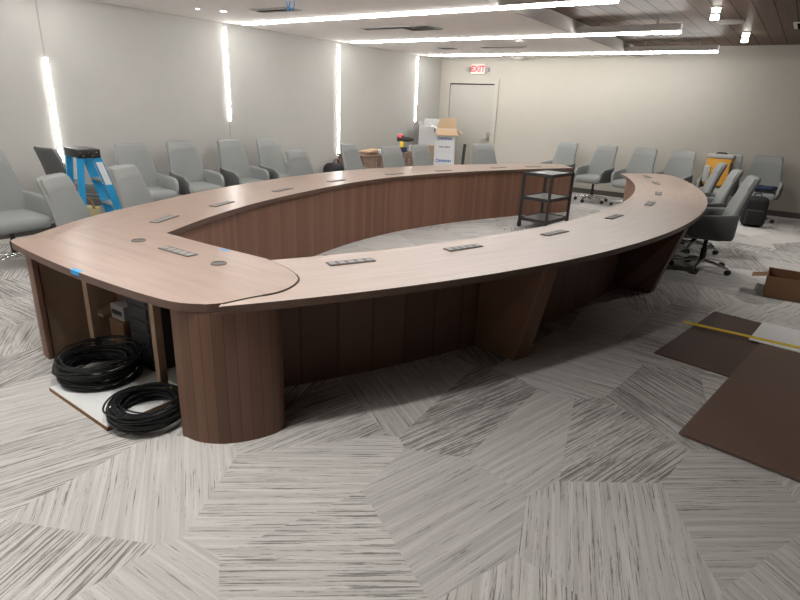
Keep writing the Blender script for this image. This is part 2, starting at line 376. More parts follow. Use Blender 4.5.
# pendant can lights under the wooden ceiling
def can(x, y, lab):
    t = thing('ceiling_can_light', lab, 'light', (x, y, ZW), 0, 'can lights under the wooden ceiling')
    MB().cyl((0, 0, 0), (0, 0, -.012), .07, n=24).build('mount', 'metal', t)
    MB().cyl((0, 0, -.012), (0, 0, -.065), .046, n=24).cyl((0, 0, -.08), (0, 0, -.135), .046, n=24).build('diffuser', 'spot', t)  # upper lit cylinder stands in for the lamp's reflection in the ceiling
    MB().cyl((0, 0, -.064), (0, 0, -.081), .054, n=24).build('band', 'blackm', t)
can(-1.17, 7.95, 'bright cylinder light with a dark band nearest under the wooden ceiling')
can(-1.06, 10.35, 'bright cylinder light with a dark band under the wooden ceiling, nearer the far wall')
can(-2.0, 1.2, 'cylinder light under the wooden ceiling above the table end, above the picture')
for bx, by, be, bs in ((-2.0, 1.2, 40, pi), (-1.17, 7.95, 8, radians(110)), (-1.06, 10.35, 8, radians(100)), (.55, 9.2, 12, radians(100)), (.9, 6.8, 11, radians(100))):  # last two beams belong to the added fill cans
    l = bpy.data.lights.new('downlight_beam', 'AREA'); l.shape = 'DISK'; l.size = .16 if by < 2 else .1; l.energy = be; l.color = (1, .97, .92); l.spread = bs
    lo_ = bpy.data.objects.new('downlight_beam', l); COL.objects.link(lo_); lo_.location = (bx, by, ZW-.15)
can(.55, 9.2, 'added fill light, an unseen cylinder under the wooden ceiling beyond the right edge')  # this can and the next are made up to brighten the right floor
can(.9, 6.8, 'added fill light, an unseen cylinder nearer the viewer beyond the right edge')
o = MB().lathe((0, 0, 0), [(.17, 0), (.17, -.015), (.15, -.022), (.02, -.024)], n=32).build('ceiling_speaker', 'signw', smooth=40); o.location = (-1.14, 9.13, ZW)
tag(o, 'flat white round speaker on the wooden ceiling between the two can lights', 'speaker')
t = thing('ceiling_vent', 'square slotted vent in the wooden ceiling at the right edge', 'vent', (-.16, 9.75, ZW))
MB().box((0, 0, -.006), (.6, .6, .012)).build('frame', 'signw', t)
mb = MB()
for k in range(9): mb.box((-.24+k*.06, 0, -.014), (.035, .52, .008))
mb.build('slat', 'hole', t, label='dark vent slots')
# white ceiling fittings
def slotvent(c, L, W, rz, lab):
    t = thing('ceiling_slot_diffuser', lab, 'vent', (c[0], c[1], ZC), rz, 'grey slot diffusers in the white ceiling')
    MB().box((0, 0, -.005), (L, W, .01)).build('frame', 'vent', t)
    MB().box((0, 0, -.012), (L-.06, W*.18, .006)).build('slot', 'hole', t)
slotvent((-5.35, 7.12), .68, .2, 0, 'grey slot diffuser in the white ceiling beside the black open hatch')
slotvent((-5.62, 5.32), .62, .26, .1, 'grey slot diffuser in the white ceiling under the blue hanging wire')
slotvent((-4.75, 9.9), .85, .13, 0, 'grey slot diffuser in the white ceiling between the two farthest light strips')
t = thing('hatch_frame', 'open black ceiling hatch in the white ceiling with a bent metal rim', 'hatch', (-4.76, 7.22, ZC))
mb = MB()
for a, b, c, d in ((-.245, 0, .012, .42), (.245, 0, .012, .42), (0, .205, .5, .012), (0, -.205, .5, .012)): mb.box((a, b, -.004), (c, d, .03))
mb.build('rim', 'vent', t); MB().box((0, 0, .022), (.47, .39, .006)).build('shade_plate', 'hole', t); MB().box((-.1, .1, .012), (.24, .03, .012), rz=.3).build('bracket', 'metal', t)  # black plate put across the hatch for the darkness inside it
t = thing('hatch_frame', 'small open slot in the white ceiling near the far left corner', 'hatch', (-5.86, 9.875, ZC))
mb = MB()
for a, b, c, d in ((-.145, 0, .012, .27), (.145, 0, .012, .27), (0, .13, .3, .012), (0, -.13, .3, .012)): mb.box((a, b, -.004), (c, d, .02))
mb.build('rim', 'vent', t)
o = MB().tube([(0, 0, 0), (.01, .01, -.05), (.05, .02, -.085), (.09, .03, -.05), (.1, .02, 0)], .007).tube([(.03, .02, 0), (.04, .0, -.06), (.02, -.01, -.10)], .007).build('blue_wire', 'tape', smooth=60); o.location = (-5.05, 4.95, ZC)
tag(o, 'short blue wire hanging from the white ceiling at the top of the photo', 'wire')
for x, y, lab in ((-6.34, 5.12, 'small bright square spotlight in the white ceiling above the light strip over the chairs'), (-6.50, 4.86, 'tiny bright square spotlight in the white ceiling, left of the larger one')):
    s = .055 if x > -6.4 else .03
    t = thing('ceiling_spotlight', lab, 'light', (x, y, ZC), 0, 'square spots in the white ceiling')
    MB().box((0, 0, -.006), (s+.03, s+.03, .012)).build('frame', 'signw', t); MB().box((0, 0, -.014), (s, s, .006)).build('lens', 'spot', t)
for x, y, r, lab in ((-5.36, 11.98, .13, 'white domed detector on the ceiling right by the far wall, right of the exit sign'), (-4.03, 9.0, .09, 'low round grey detector in the white ceiling near the wooden tray')):
    o = MB().lathe((0, 0, 0), [(r, 0), (r, -.02), (r*.7, -.045), (r*.2, -.05)], n=28).build('smoke_detector', 'signw' if r > .1 else 'soffit', smooth=40); o.location = (x, y, ZC)
    tag(o, lab, 'detector')
# exit sign
t = thing('exit_sign', 'white exit sign with red lettering above the door', 'sign', (-6.39, YB-.002, 2.36))
MB().box((0, -.025, .10), (.36, .05, .21), bev=.008).build('housing', 'signw', t)
MB().box((0, -.0515, .10), (.31, .003, .17)).build('face', 'signw', t)
f = bpy.data.curves.new('exit_letters', 'FONT'); f.body = 'EXIT'; f.size = .172; f.align_x = 'CENTER'; f.align_y = 'CENTER'; f.extrude = .001; f.offset = .006
tx = bpy.data.objects.new('lettering_outline', f); me_ = bpy.data.meshes.new_from_object(tx); bpy.data.objects.remove(tx); me_.materials.clear(); me_.materials.append(M['red'])
tx = bpy.data.objects.new('lettering', me_); COL.objects.link(tx); tx.parent = t; tx.location = (0, -.0545, .10); tx.rotation_euler = (pi/2, 0, 0)
for sx in (-1, 1): MB().lathe((sx*.235, -.05, .09), [(.02, .05), (.05, .03), (.05, -.03), (.04, -.035)], n=18, axis=(0, 1, .1)).build('lamp_head', 'vent', t, smooth=40)

# ------------------------------------------------------------------ conference table
ZT, TH = .75, .04
table = thing('conference_table', 'large lens-shaped walnut conference table with an open middle', 'table', (0, 0, 0))
RO, RI = 8.39, 7.60
def ro(y): return -.68 - (RO - sqrt(RO*RO-(y-6.1)**2))
def ri(y): return -1.46 - (RI - sqrt(RI*RI-(y-6.0)**2))
def right_rows(n=70):
    O, I = [], []
    for k in range(n):
        s = k/(n-1); O.append(Vector((ro(1.52+s*8.68), 1.52+s*8.68))); I.append(Vector((ri(2.22+s*7.25), 2.22+s*7.25)))
    return O, I
lo = catmull([(-3.98, 1.50), (-4.38, 2.17), (-4.66, 2.89), (-4.93, 3.77), (-5.15, 5.0), (-5.18, 5.95), (-5.07, 6.79), (-4.83, 7.7), (-4.40, 8.7), (-4.0, 9.45), (-3.54, 10.16)], 70)
li = catmull([(-3.48, 2.18), (-3.78, 2.83), (-4.05, 3.64), (-4.28, 4.85), (-4.33, 5.7), (-4.27, 6.4), (-4.04, 7.37), (-3.64, 8.45), (-3.38, 9.03), (-3.09, 9.6)], 70)
def round_end(O, I, k0=.955, amt=.45):
    n = len(O); i0 = int(k0*(n-1)); P0 = O[i0].copy(); P1 = O[-1].copy(); P2 = O[-1].lerp(I[-1], amt)
    for i in range(i0, n):
        f = (i-i0)/(n-1-i0); O[i] = P0*(1-f)**2 + P1*2*f*(1-f) + P2*f*f
    return O
def top_mesh(O, I, z0, z1, m=6):
    mb = MB(); bm = mb.bm; n = len(O); L = [0]
    for a, b in zip(O[:-1], O[1:]): L.append(L[-1]+(b-a).length)
    T = [[bm.verts.new((*O[i].lerp(I[i], j/m), z1)) for j in range(m+1)] for i in range(n)]
    B = [[bm.verts.new((*O[i].lerp(I[i], j/m), z0)) for j in range(m+1)] for i in range(n)]
    W = .8
    def face(vs, uvs, mi=0):
        f = bm.faces.new(vs); f.material_index = mi
        for l, q in zip(f.loops, uvs): l[mb.uv].uv = q
    for i in range(n-1):
        for j in range(m):
            uv = [(L[i], j/m*W), (L[i+1], j/m*W), (L[i+1], (j+1)/m*W), (L[i], (j+1)/m*W)]
            face([T[i][j], T[i+1][j], T[i+1][j+1], T[i][j+1]], uv); face([B[i][j], B[i][j+1], B[i+1][j+1], B[i+1][j]], [uv[0], uv[3], uv[2], uv[1]], 1)
        face([T[i][0], B[i][0], B[i+1][0], T[i+1][0]], [(L[i], 0), (L[i], .04), (L[i+1], .04), (L[i+1], 0)], 1)
        face([T[i+1][m], B[i+1][m], B[i][m], T[i][m]], [(L[i+1], 0), (L[i+1], .04), (L[i], .04), (L[i], 0)], 1)
    for i in (0, n-1):
        for j in range(m):
            face([T[i][j], T[i][j+1], B[i][j+1], B[i][j]], [(0, j/m), (0, (j+1)/m), (.04, (j+1)/m), (.04, j/m)], 1)
    return mb
O, I = right_rows(); RO_, RI_ = [p.copy() for p in O], [p.copy() for p in I]
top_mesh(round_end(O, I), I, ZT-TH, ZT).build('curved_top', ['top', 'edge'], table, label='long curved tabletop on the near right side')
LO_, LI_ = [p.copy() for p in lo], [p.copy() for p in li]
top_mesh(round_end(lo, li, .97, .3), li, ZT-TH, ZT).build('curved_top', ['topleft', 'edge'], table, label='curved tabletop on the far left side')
# straight end piece with round ends, a hair proud of the curved tops
XM = -2.99
seam = [(-2.06, 1.555), (-2.03, 1.70), (-1.99, 1.83), (-2.01, 1.96), (-2.09, 2.08), (-2.27, 2.17), (-2.50, 2.225)]
near = [(-4.00, 1.475), (-3.91, 1.425), (-3.5, 1.39), (-3.08, 1.375), (-2.7, 1.38), (-2.39, 1.40), (-2.22, 1.43), (-2.10, 1.50)]
S1 = [tuple(p) for p in catmull(seam, 22)]
S2 = [(2*XM-x, y-.01) for x, y in S1][::-1]
poly = [tuple(p) for p in catmull(near, 24)] + S1 + [(-3.0, 2.21)] + S2
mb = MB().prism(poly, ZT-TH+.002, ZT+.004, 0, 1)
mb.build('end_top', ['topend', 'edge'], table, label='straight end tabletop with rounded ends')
for path in (S1, S2):
    P = [Vector(p) for p in path]; c = Vector((XM if path is S2 else XM, 1.8))
    out_ = [(p.x + (p-c).normalized().x*.005, p.y + (p-c).normalized().y*.005, ZT+.0005) for p in P]
    mb = MB().tube(out_, .003, n=6)
    if path is S1: mb.tube(out_[5:16], .0065, n=6)
    mb.build('joint_groove', 'groove', table, smooth=60)
# bodies under the tops
ZU = ZT-TH-.001
def off(path, d):
    out = []; n = len(path)
    for i in range(n):
        t = (path[min(i+1, n-1)]-path[max(i-1, 0)]).normalized(); out.append(path[i] + Vector((-t.y, t.x))*d)
    return out
rin = off(RI_, -.03); rout = [RI_[i] + (RO_[i]-RI_[i])*.29 for i in range(len(RI_))]
lin = off(LI_, .03); lout = [LI_[i] + (LO_[i]-LI_[i])*.29 for i in range(len(LI_))]
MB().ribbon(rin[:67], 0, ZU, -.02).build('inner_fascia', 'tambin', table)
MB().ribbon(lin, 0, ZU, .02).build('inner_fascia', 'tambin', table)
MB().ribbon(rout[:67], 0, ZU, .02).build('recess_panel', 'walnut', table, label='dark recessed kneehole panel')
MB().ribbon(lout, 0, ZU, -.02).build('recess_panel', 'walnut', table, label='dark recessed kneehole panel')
MB().ribbon([LI_[-1].lerp(LO_[-1], .035), LI_[-1].lerp(LO_[-1], .29)], 0, ZU, -.02).build('end_panel', 'tamb', table)
MB().ribbon([RI_[66].lerp(RO_[66], .045), RI_[66].lerp(RO_[66], .29)], 0, ZU, -.02).build('end_panel', 'tamb', table)
MB().ribbon([(-3.47, 2.17), (-2.51, 2.20)], 0, ZU, -.02).build('inner_fascia', 'inwood', table)
# leg fins, leaning out towards the sitters
def fin(base_in, base_out, top_out, w, tdir):
    bi, bo, to = (Vector(p) for p in (base_in, base_out, top_out)); d = Vector(tdir).normalized()*w
    ti = bi
    P = [(*bi, 0), (*bo, 0), (*(bo+d), 0), (*(bi+d), 0), (*ti, ZU), (*to, ZU), (*(to+d), ZU), (*(ti+d), ZU)]
    mb = MB().hexa(P)
    for f in mb.bm.faces:
        for l in f.loops: l[mb.uv].uv = (l.vert.co.x*.2+l.vert.co.y*.8, l.vert.co.z)
    return mb
fin((-1.66, 3.44), (-1.33, 3.40), (-1.175, 3.32), .14, (.4, .92)).build('leg_fin', 'tamb', table, label='slanted walnut leg fin nearest the front')
fin((-1.26, 5.62), (-.92, 5.72), (-.70, 5.47), .1, (.15, .98)).build('leg_fin', 'walnut', table, label='slanted walnut leg fin under the middle of the curve')
# rounded columns either side of the open bay
cr = [(-2.30, 1.44), (-2.19, 1.455), (-2.09, 1.51), (-2.01, 1.60), (-1.955, 1.71), (-1.945, 1.79), (-2.0, 1.87), (-2.12, 1.95), (-2.25, 2.0)]
pr_ = catmull(cr, 30); pl_ = [Vector((-6.02-p.x, p.y)) for p in pr_][::-1]
MB().ribbon(pr_, 0, ZU, .03).build('rounded_column', 'tamb', table, 50, label='rounded walnut column right of the open bay')
MB().ribbon(pl_, 0, ZU, .03).build('rounded_column', 'tamb', table, 50, label='rounded walnut column left of the open bay')
# framing inside the open bay
for x, y, w in ((-3.44, 1.62, .05), (-2.735, 1.62, .04)): MB().box((x, y, ZU/2), (w, .045, ZU-.056)).build('framing_stud', 'rawwood', table)
MB().box((-3.765, 1.80, ZU/2), (.02, .62, ZU-.002)).build('bay_panel', 'rawwood', table, label='pale brown side panel inside the bay')
MB().box((-3.60, 1.95, ZU/2), (.28, .02, ZU-.002)).build('bay_panel', 'inwood', table)
MB().box((-2.63, 1.97, ZU/2), (.62, .02, ZU-.002)).build('bay_panel', 'inwood', table, label='reddish brown back panel inside the bay')
for z in (.25, .52): MB().box((-3.655, 1.85, z), (.16, .2, .02)).build('bay_shelf', 'rawwood', table)
# power outlets and grommets set in the top
def outlet(x, y, rz, L=.30, W=.075):
    z = ZT + (.004 if (y < 2.05 and -3.5 < x < -2.5) else 0)
    o = MB().box((0, 0, .003), (L, W, .006), bev=.002, seg=1).build('power_outlet', 'grommet', table)
    o.location = (x, y, z); o.rotation_euler = (0, 0, rz)
    mb = MB()
    for k in range(5): mb.box((-L*.4+k*L*.2, 0, .0066), (L*.13, W*.62, .0015))
    mb.build('socket', 'socket', o)
def tang(path, p):
    i = min(range(1, len(path)-1), key=lambda k: (path[k]-Vector(p)).length); t = path[i+1]-path[i-1]; return math.atan2(t.y, t.x)
outlet(-3.0, 1.97, 0)
for p in ((-3.92, 2.49), (-4.16, 3.22), (-4.42, 4.21), (-4.54, 5.21), (-4.50, 6.36), (-4.28, 7.3), (-3.93, 8.44), (-3.62, 9.13)): outlet(*p, tang(LI_, p))
for p in ((-2.08, 2.52), (-1.75, 3.32), (-1.45, 4.26), (-1.29, 5.37), (-1.22, 6.5), (-1.32, 7.44), (-1.58, 8.57), (-1.86, 9.34)): outlet(*p, tang(RI_, p))
for x in (-3.42, -2.61):
    MB().lathe((x, 1.97, ZT+.004), [(.045, 0), (.045, .004), (.036, .005), (.034, .001)], n=24).build('cable_grommet', 'grommet', table, smooth=40)
for p, rz, sz, lab in (((-2.99+.62-.53, 2.205, ZT+.0046), 0, (.05, .02, .001), 'small blue tape scrap stuck on the inner edge of the end tabletop'), ((-3.05, 1.376, ZT-.012), 0, (.085, .004, .035), 'blue tape scrap stuck on the front edge of the end tabletop above the open bay')):
    pass
o = MB().box((0, 0, 0), (.06, .03, .001)).build('tape_scrap', 'tape'); o.location = (-2.83, 2.185, ZT+.0048); tag(o, 'small blue tape scrap stuck on the inner edge of the end tabletop', 'tape')
o = MB().box((0, 0, 0), (.085, .002, .022)).box((0, .012, .0115), (.085, .026, .001)).build('tape_scrap', 'tape'); o.location = (-3.04, 1.3735, ZT-.007); tag(o, 'blue tape scrap stuck over the front edge of the end tabletop above the open bay', 'tape')

# things in the open bay
t = thing('equipment_rack', 'black equipment rack standing in the open bay behind the cable coils', 'rack', (-3.14, 1.93, 0))
MB().box((0, 0, .33), (.24, .36, .66), bev=.006, seg=1).build('cabinet', 'black', t)
mb = MB()
for k in range(6): mb.box((0, -.184, .12+k*.09), (.2, .008, .07), bev=.002, seg=1)
mb.build('front_panel', 'blackm', t)
o = MB().box((0, 0, .13), (.16, .16, .26), bev=.004, seg=1).build('carton', 'kraftd'); o.location = (-3.42, 1.83, 0); tag(o, 'brown carton standing upright in the open bay, a grey device on it', 'box')
t = thing('network_device', 'grey network box sitting on the brown carton in the open bay', 'device', (-3.42, 1.83, .2602))
MB().box((0, 0, .05), (.15, .13, .10), bev=.006).build('case', 'vent', t); MB().box((0, -.066, .05), (.11, .003, .03)).build('port_row', 'black', t)
o = MB().tube([(-2.36, 1.85, .05), (-2.44, 1.80, .30), (-2.45, 1.78, .47), (-2.40, 1.77, .52), (-2.33, 1.77, .55)], .008).tube([(-2.75, 1.75, .012), (-2.55, 1.78, .02), (-2.36, 1.85, .05)], .008).build('hanging_cable', 'cable', smooth=60)
tag(o, 'single black cable looping up inside the open bay beside the right column', 'cable')
t = thing('access_panel', 'white backed access panel lying on the carpet under the cable coils', 'panel', (-2.955, 1.485, 0), -.03)
MB().box((0, 0, .011), (.66, .50, .022)).build('core', 'kraftd', t, label='brown wood edge'); MB().box((0, 0, .0235), (.655, .495, .003)).build('face', 'white', t)
def coil(loc, R, turns, hgt, seed, lab, tw=.05):
    rnd = random.Random(seed); mb = MB()
    for k in range(turns):
        r = R*(1-rnd.random()*.24); cx, cy = rnd.uniform(-.02, .02), rnd.uniform(-.02, .02)
        z0 = .008 + hgt*rnd.random(); a, b = rnd.uniform(-tw, tw), rnd.uniform(-tw, tw); ph = rnd.random()*6; e = rnd.uniform(.96, 1.05)
        pts = []
        for i in range(36):
            th = 2*pi*i/36; x = cx + r*e*cos(th); y = cy + r/e*sin(th)
            pts.append((x, y, max(.008, z0 + a*x + b*y + .006*sin(3*th+ph))))
        mb.tube(pts, .0052, n=5, closed=True)
    o = mb.build('cable_coil', 'cable', smooth=70); o.location = loc; return tag(o, lab, 'cable', 'coils of black cable')
coil((-3.21, 1.50, .0255), .235, 46, .125, 3, 'larger coil of black cable heaped on the white panel by the left column', .12)
c2 = coil((-2.585, 1.435, .0255), .20, 42, .08, 5, 'tighter coil of black cable half off the white panel, against the right column')
tie = MB().box((-.15, -.125, .06), (.03, .02, .012), rz=.7).box((-.03, .16, .075), (.01, .012, .02)).build('cable_tie', 'yellow', c2)

# ------------------------------------------------------------------ chairs
def rr(hw, ht, n=20, e=3.2):
    return [(math.copysign(abs(cos(2*pi*k/n))**(2/e), cos(2*pi*k/n))*hw, math.copysign(abs(sin(2*pi*k/n))**(2/e), sin(2*pi*k/n))*ht) for k in range(n)]
def back_y(t): return -.175 - .065*t - .105*t*t
def back_w(t): return .262 + .012*sin(pi*min(1, t*2)) - .054*max(0, t-.30)**1.1/.7**1.1
def make_chair():
    t = thing('conference_chair', '', 'chair', (0, 0, 0), 0, 'grey conference chairs')
    MB().box((0, .03, .445), (.50, .50, .12), bev=.05, seg=4, fn=lambda v: (v.x*(1-.10*(.25-v.y)/.5 if v.z < 0 else 1), v.y, v.z - (.03*(v.y/.25)**2 if v.y > 0 else 0))).build('seat', 'fabric', t, 60)
    rings = []; ts = [0, .015, .06, .15, .25, .35, .45, .55, .65, .75, .85, .93, .97, .99, 1.0]
    for s in ts:
        z = .40 + .65*s; hw = back_w(s); ht = .050-.016*s
        k = 1 if s < .93 else sqrt(max(0, 1-((s-.93)/.07)**2))*.55+.45
        k0 = 1 if s > .03 else .7
        rings.append([(x*(.8+.2*k if s >= .93 else 1)*k0, back_y(s)+y*k*k0 + .05*(x/hw)**2*(1-.5*s), z) for x, y in rr(hw, ht, 28)])
    mb = MB().loft(rings); bmesh.ops.recalc_face_normals(mb.bm, faces=mb.bm.faces[:])
    for f in mb.bm.faces:
        if f.normal.y < -.35: f.material_index = 1
    mb.build('backrest', ['fabric', 'shell'], t, 60)
    # stitched head band on the front of the backrest
    rings = []
    for s in (.795, .80, .82, .88, .94, .975, .985):
        z = .40 + .65*s; hw = back_w(s)*(.97 if s < .95 else .90); ht = (.012 if .81 < s < .98 else .004)
        rings.append([(x, back_y(s)+.026+y + .05*(x/hw)**2*(1-.5*s)*.95, z) for x, y in rr(hw, ht, 20)])
    MB().loft(rings).build('headrest', 'fabric2', t, 60)
    for sx in (-1, 1):
        path = [(.235, -.21), (.262, -.16), (.285, -.06), (.292, .06), (.285, .17), (.268, .245)]
        P = catmull(path, 12); rings = []
        for i, p in enumerate(P):
            f = i/11; tg = (P[min(i+1, 11)]-P[max(i-1, 0)]).normalized(); nx, ny = tg.y, -tg.x
            zt = .68-.06*f - (.05*max(0, f-.8)/.2)**1; zb = .385 + .03*max(0, f-.7)/.3
            k = 1 if 0 < i < 11 else .6
            hh = (zt-zb)/2*(1 if 0 < i < 11 else .9); zc = (zt+zb)/2
            ring = []
            for a, b in rr(.030*k, hh, 18, 4):
                inw = -.055*max(0, (zc-(zc+b))/hh*.5+.0) if b < 0 else 0
                ring.append((sx*(p.x + nx*a + inw), p.y + ny*a, zc+b))
            rings.append(ring)
        mb = MB().loft(rings); bmesh.ops.recalc_face_normals(mb.bm, faces=mb.bm.faces[:])
        for f in mb.bm.faces:
            if f.normal.x*sx > .45: f.material_index = 1
        mb.build('armrest', ['fabric', 'shell'], t, 60)
    MB().box((0, 0, .372), (.22, .26, .045), bev=.01).cyl((.1, .02, .365), (.25, .04, .36), .007, n=8).build('tilt_mechanism', 'black', t, 40)
    MB().cyl((0, 0, .08), (0, 0, .24), .032).cyl((0, 0, .24), (0, 0, .36), .022).build('gas_lift', 'black', t, 40)
    MB().lathe((0, 0, 0), [(.02, .075), (.045, .08), (.048, .11), (.036, .13)], n=20).build('base_hub', 'chrome', t, smooth=40)
    for k in range(5):
        a = 2*pi*k/5 + .3; d = Vector((cos(a), sin(a))); q = Vector((-d.y, d.x)); rings = []
        for r, w, h, z in ((.03, .026, .020, .105), (.12, .022, .018, .100), (.22, .018, .013, .086), (.295, .014, .009, .072), (.31, .008, .006, .070)):
            rings.append([(*(d*r + q*x), z+y) for x, y in rr(w, h, 10, 3)])
        lg = MB().loft(rings).build('base_leg', 'chrome', t, 50)
        cp = d*.30 + q*.012
        mb = MB()
        for sx in (-1, 1): mb.lathe((cp.x + q.x*0, cp.y + q.y*0, .029), [(.006, sx*.006), (.026, sx*.007), (.029, sx*.012), (.029, sx*.022), (.022, sx*.026), (.006, sx*.026)], n=14, axis=(q.x, q.y, 0))
        mb.cyl((*cp, .03), (*cp, .072), .008, n=8).build('caster', 'blackm', lg, 50)
    return t
G1 = 'grey conference chairs'
def facing(dx, dy): return math.atan2(-dx, dy)
# (back-top x, back-top y, facing dx, dy, scale, label)
chairs = [
 (-6.50, 2.22, .99, .1, 1.03, 'grey chair at the left edge of the photo, seat towards the table end'),
 (-6.93, 2.99, -.05, .99, 1.0, 'chair turned away showing its dark back, left of the blue stepladder'),
 (-7.14, 4.13, 1, -.02, 1.0, 'grey wall chair first to the right of the blue stepladder'),
 (-7.14, 4.86, 1, -.03, 1.0, 'grey wall chair second to the right of the blue stepladder'),
 (-7.14, 5.70, 1, -.03, 1.0, 'grey wall chair directly under the light strip that ends above the chairs'),
 (-7.12, 6.42, 1, 0, 1.0, 'grey wall chair farthest right of the four in the row under the left wall'),
 (-4.82, 2.09, .78, .62, .975, 'grey chair at the table end corner in front of the dark-backed chair'),
 (-5.02, 2.78, .86, .50, .99, 'grey chair pushed up to the table just right of the blue stepladder'),
 (-5.50, 5.45, 1, .12, .98, 'grey chair at the table right of the four wall chairs'),
 (-5.97, 7.07, .97, .1, .985, 'grey chair behind the table at the foot of the longest wall light strip'),
 (-5.22, 7.20, .98, -.1, .99, 'grey chair behind the table between two gaps showing the brown credenza'),
 (-5.12, 7.86, .98, -.1, .995, 'grey chair behind the table just left of the white cartons'),
 (-4.66, 9.22, .85, -.5, 1.0, 'lone grey chair behind the table in front of the exit door'),
 (-3.94, 11.76, -.22, -.97, 1.0, 'grey chair at the far wall behind the tip of the far table arm'),
 (-3.08, 11.50, -.28, -.96, 1.01, 'grey chair at the far wall with its whole base showing through the table gap'),
 (-2.34, 11.35, -.28, -.96, 1.01, 'grey chair at the far wall behind the tip of the near table arm'),
 (-1.74, 11.60, -.25, -.97, 1.0, 'grey chair at the far wall left of the one holding the yellow bag'),
 (-1.02, 11.65, -.15, -.98, 1.0, 'grey chair at the far wall with the yellow tool bag on its seat'),
 (-.44, 11.72, -.02, -1, 1.01, 'rightmost grey chair at the far wall, navy jacket on its seat'),
 (-.84, 9.15, -.97, -.24, 1.0, 'reclined grey chair at the table curve, farthest of the three side by side'),
 (-.57, 8.2, -.97, -.24, 1.0, 'reclined grey chair at the table curve, middle of the three side by side'),
 (-.33, 7.2, -.97, -.24, 1.02, 'reclined grey chair at the table curve, nearest of the three, dark side shell showing'),
]
proto = None
for x, y, dx, dy, s, lab in chairs:
    n = sqrt(dx*dx+dy*dy); dx /= n; dy /= n; rz = facing(dx, dy)
    loc = (x+.345*s*dx, y+.345*s*dy, 0)
    if proto is None:
        proto = make_chair(); proto.location = loc; proto.rotation_euler = (0, 0, rz); proto.scale = (s,)*3; proto['label'] = lab
    else: dup(proto, loc, rz, lab, s, G1)

# ------------------------------------------------------------------ service cart in the gap
cart = thing('utility_cart', 'black three-shelf metal utility cart on casters inside the table gap', 'cart', (-2.96, 8.10, 0), radians(-8))
CW, CD, CH = .44, .64, .80
for z, nm in ((CH-.015, 'top_shelf'), (.44, 'middle_shelf'), (.13, 'bottom_shelf')):
    MB().box((0, 0, z), (CW, CD, .012)).build(nm, 'cartshelf', cart)
    mb = MB()
    for a, b, c, d in ((0, CD/2, CW, .012), (0, -CD/2, CW, .012), (CW/2, 0, .012, CD), (-CW/2, 0, .012, CD)): mb.box((a, b, z-.005), (c, d, .045))
    mb.build('shelf_rim', 'blackm', cart)
for sx in (-1, 1):
    for sy in (-1, 1):
        p = MB().box((sx*CW/2, sy*CD/2, (CH+.09)/2), (.032, .032, CH-.09)).build('post', 'blackm', cart)
        MB().lathe((sx*CW/2, sy*CD/2, .04), [(.01, -.014), (.038, -.014), (.04, 0), (.038, .014), (.01, .014)], n=18, axis=(1, 0, 0)).box((sx*CW/2, sy*CD/2, .07), (.036, .05, .04)).build('caster', 'black', p, 40)
o = MB().box((0, 0, 0), (.12, .05, .012), bev=.003).build('white_adapter', 'white'); o.location = (-3.01, 7.92, CH-.002); o.rotation_euler = (0, 0, .3); tag(o, 'small flat white adapter lying on the top shelf of the black cart', 'adapter')

# ------------------------------------------------------------------ blue stepladder
lad = thing('stepladder', 'blue fibreglass stepladder with a black cap by the left wall', 'ladder', (-5.90, 2.93, 0), radians(-9))
xn, xf, H = .18, -.18, 1.10
fy0, fy1, ry0, ry1 = .36, .055, -.18, -.085       # front rails lean to +y, rear rails to -y
for nm, x in (('rail', xn), ('rail', xf)):
    xx = x
    MB().hexa([(xx*1.15-.013, fy0-.045, 0), (xx*1.15+.013, fy0-.045, 0), (xx*1.15+.013, fy0+.045, 0), (xx*1.15-.013, fy0+.045, 0),
               (xx*.85-.013, fy1-.04, H-.03), (xx*.85+.013, fy1-.04, H-.03), (xx*.85+.013, fy1+.04, H-.03), (xx*.85-.013, fy1+.04, H-.03)]).build('front_rail', 'blue', lad)
    MB().hexa([(xx*1.1-.013, ry0-.03, 0), (xx*1.1+.013, ry0-.03, 0), (xx*1.1+.013, ry0+.03, 0), (xx*1.1-.013, ry0+.03, 0),
               (xx*.85-.013, ry1-.03, H-.03), (xx*.85+.013, ry1-.03, H-.03), (xx*.85+.013, ry1+.03, H-.03), (xx*.85-.013, ry1+.03, H-.03)]).build('rear_rail', 'blue', lad)
cap = MB().box((0, -.01, H-.02), (.37, .22, .085), bev=.012, seg=2).build('top_cap', 'black', lad, 40)
mb = MB()
for dy, dz in ((-.075, .012), (.0, .012), (.07, .012), (-.05, -.02), (.03, -.02)): mb.cyl((xn-.002, -.01+dy, H-.02+dz), (xn+.006, -.01+dy, H-.02+dz), .008, n=10)
mb.build('rivet', 'chrome', cap)
for z in (.28, .55, .80):
    f = z/(H-.03); y = fy0+(fy1-fy0)*f; w = .36*(1.15-.3*f)-.026
    MB().box((0, y, z), (w, .085, .022), bev=.003, seg=1).build('step', 'metal', lad)
for z in (.25, .6):
    f = z/(H-.03); y = ry0+(ry1-ry0)*f; w = .36*(1.1-.25*f)-.026
    MB().box((0, y, z), (w, .03, .025)).build('rear_brace', 'metal', lad)
f0, f1 = .72, .93
def railp(f): return Vector((xn*(1.15-.30*f)+.0145, fy0+(fy1-fy0)*f, f*(H-.03)))
a, b = railp(f0), railp(f1)
MB().hexa([a+Vector((0, -.03, 0)), a+Vector((.001, -.03, 0)), a+Vector((.001, .03, 0)), a+Vector((0, .03, 0)), b+Vector((0, -.03, 0)), b+Vector((.001, -.03, 0)), b+Vector((.001, .03, 0)), b+Vector((0, .03, 0))]).build('warning_label', 'white', lad)
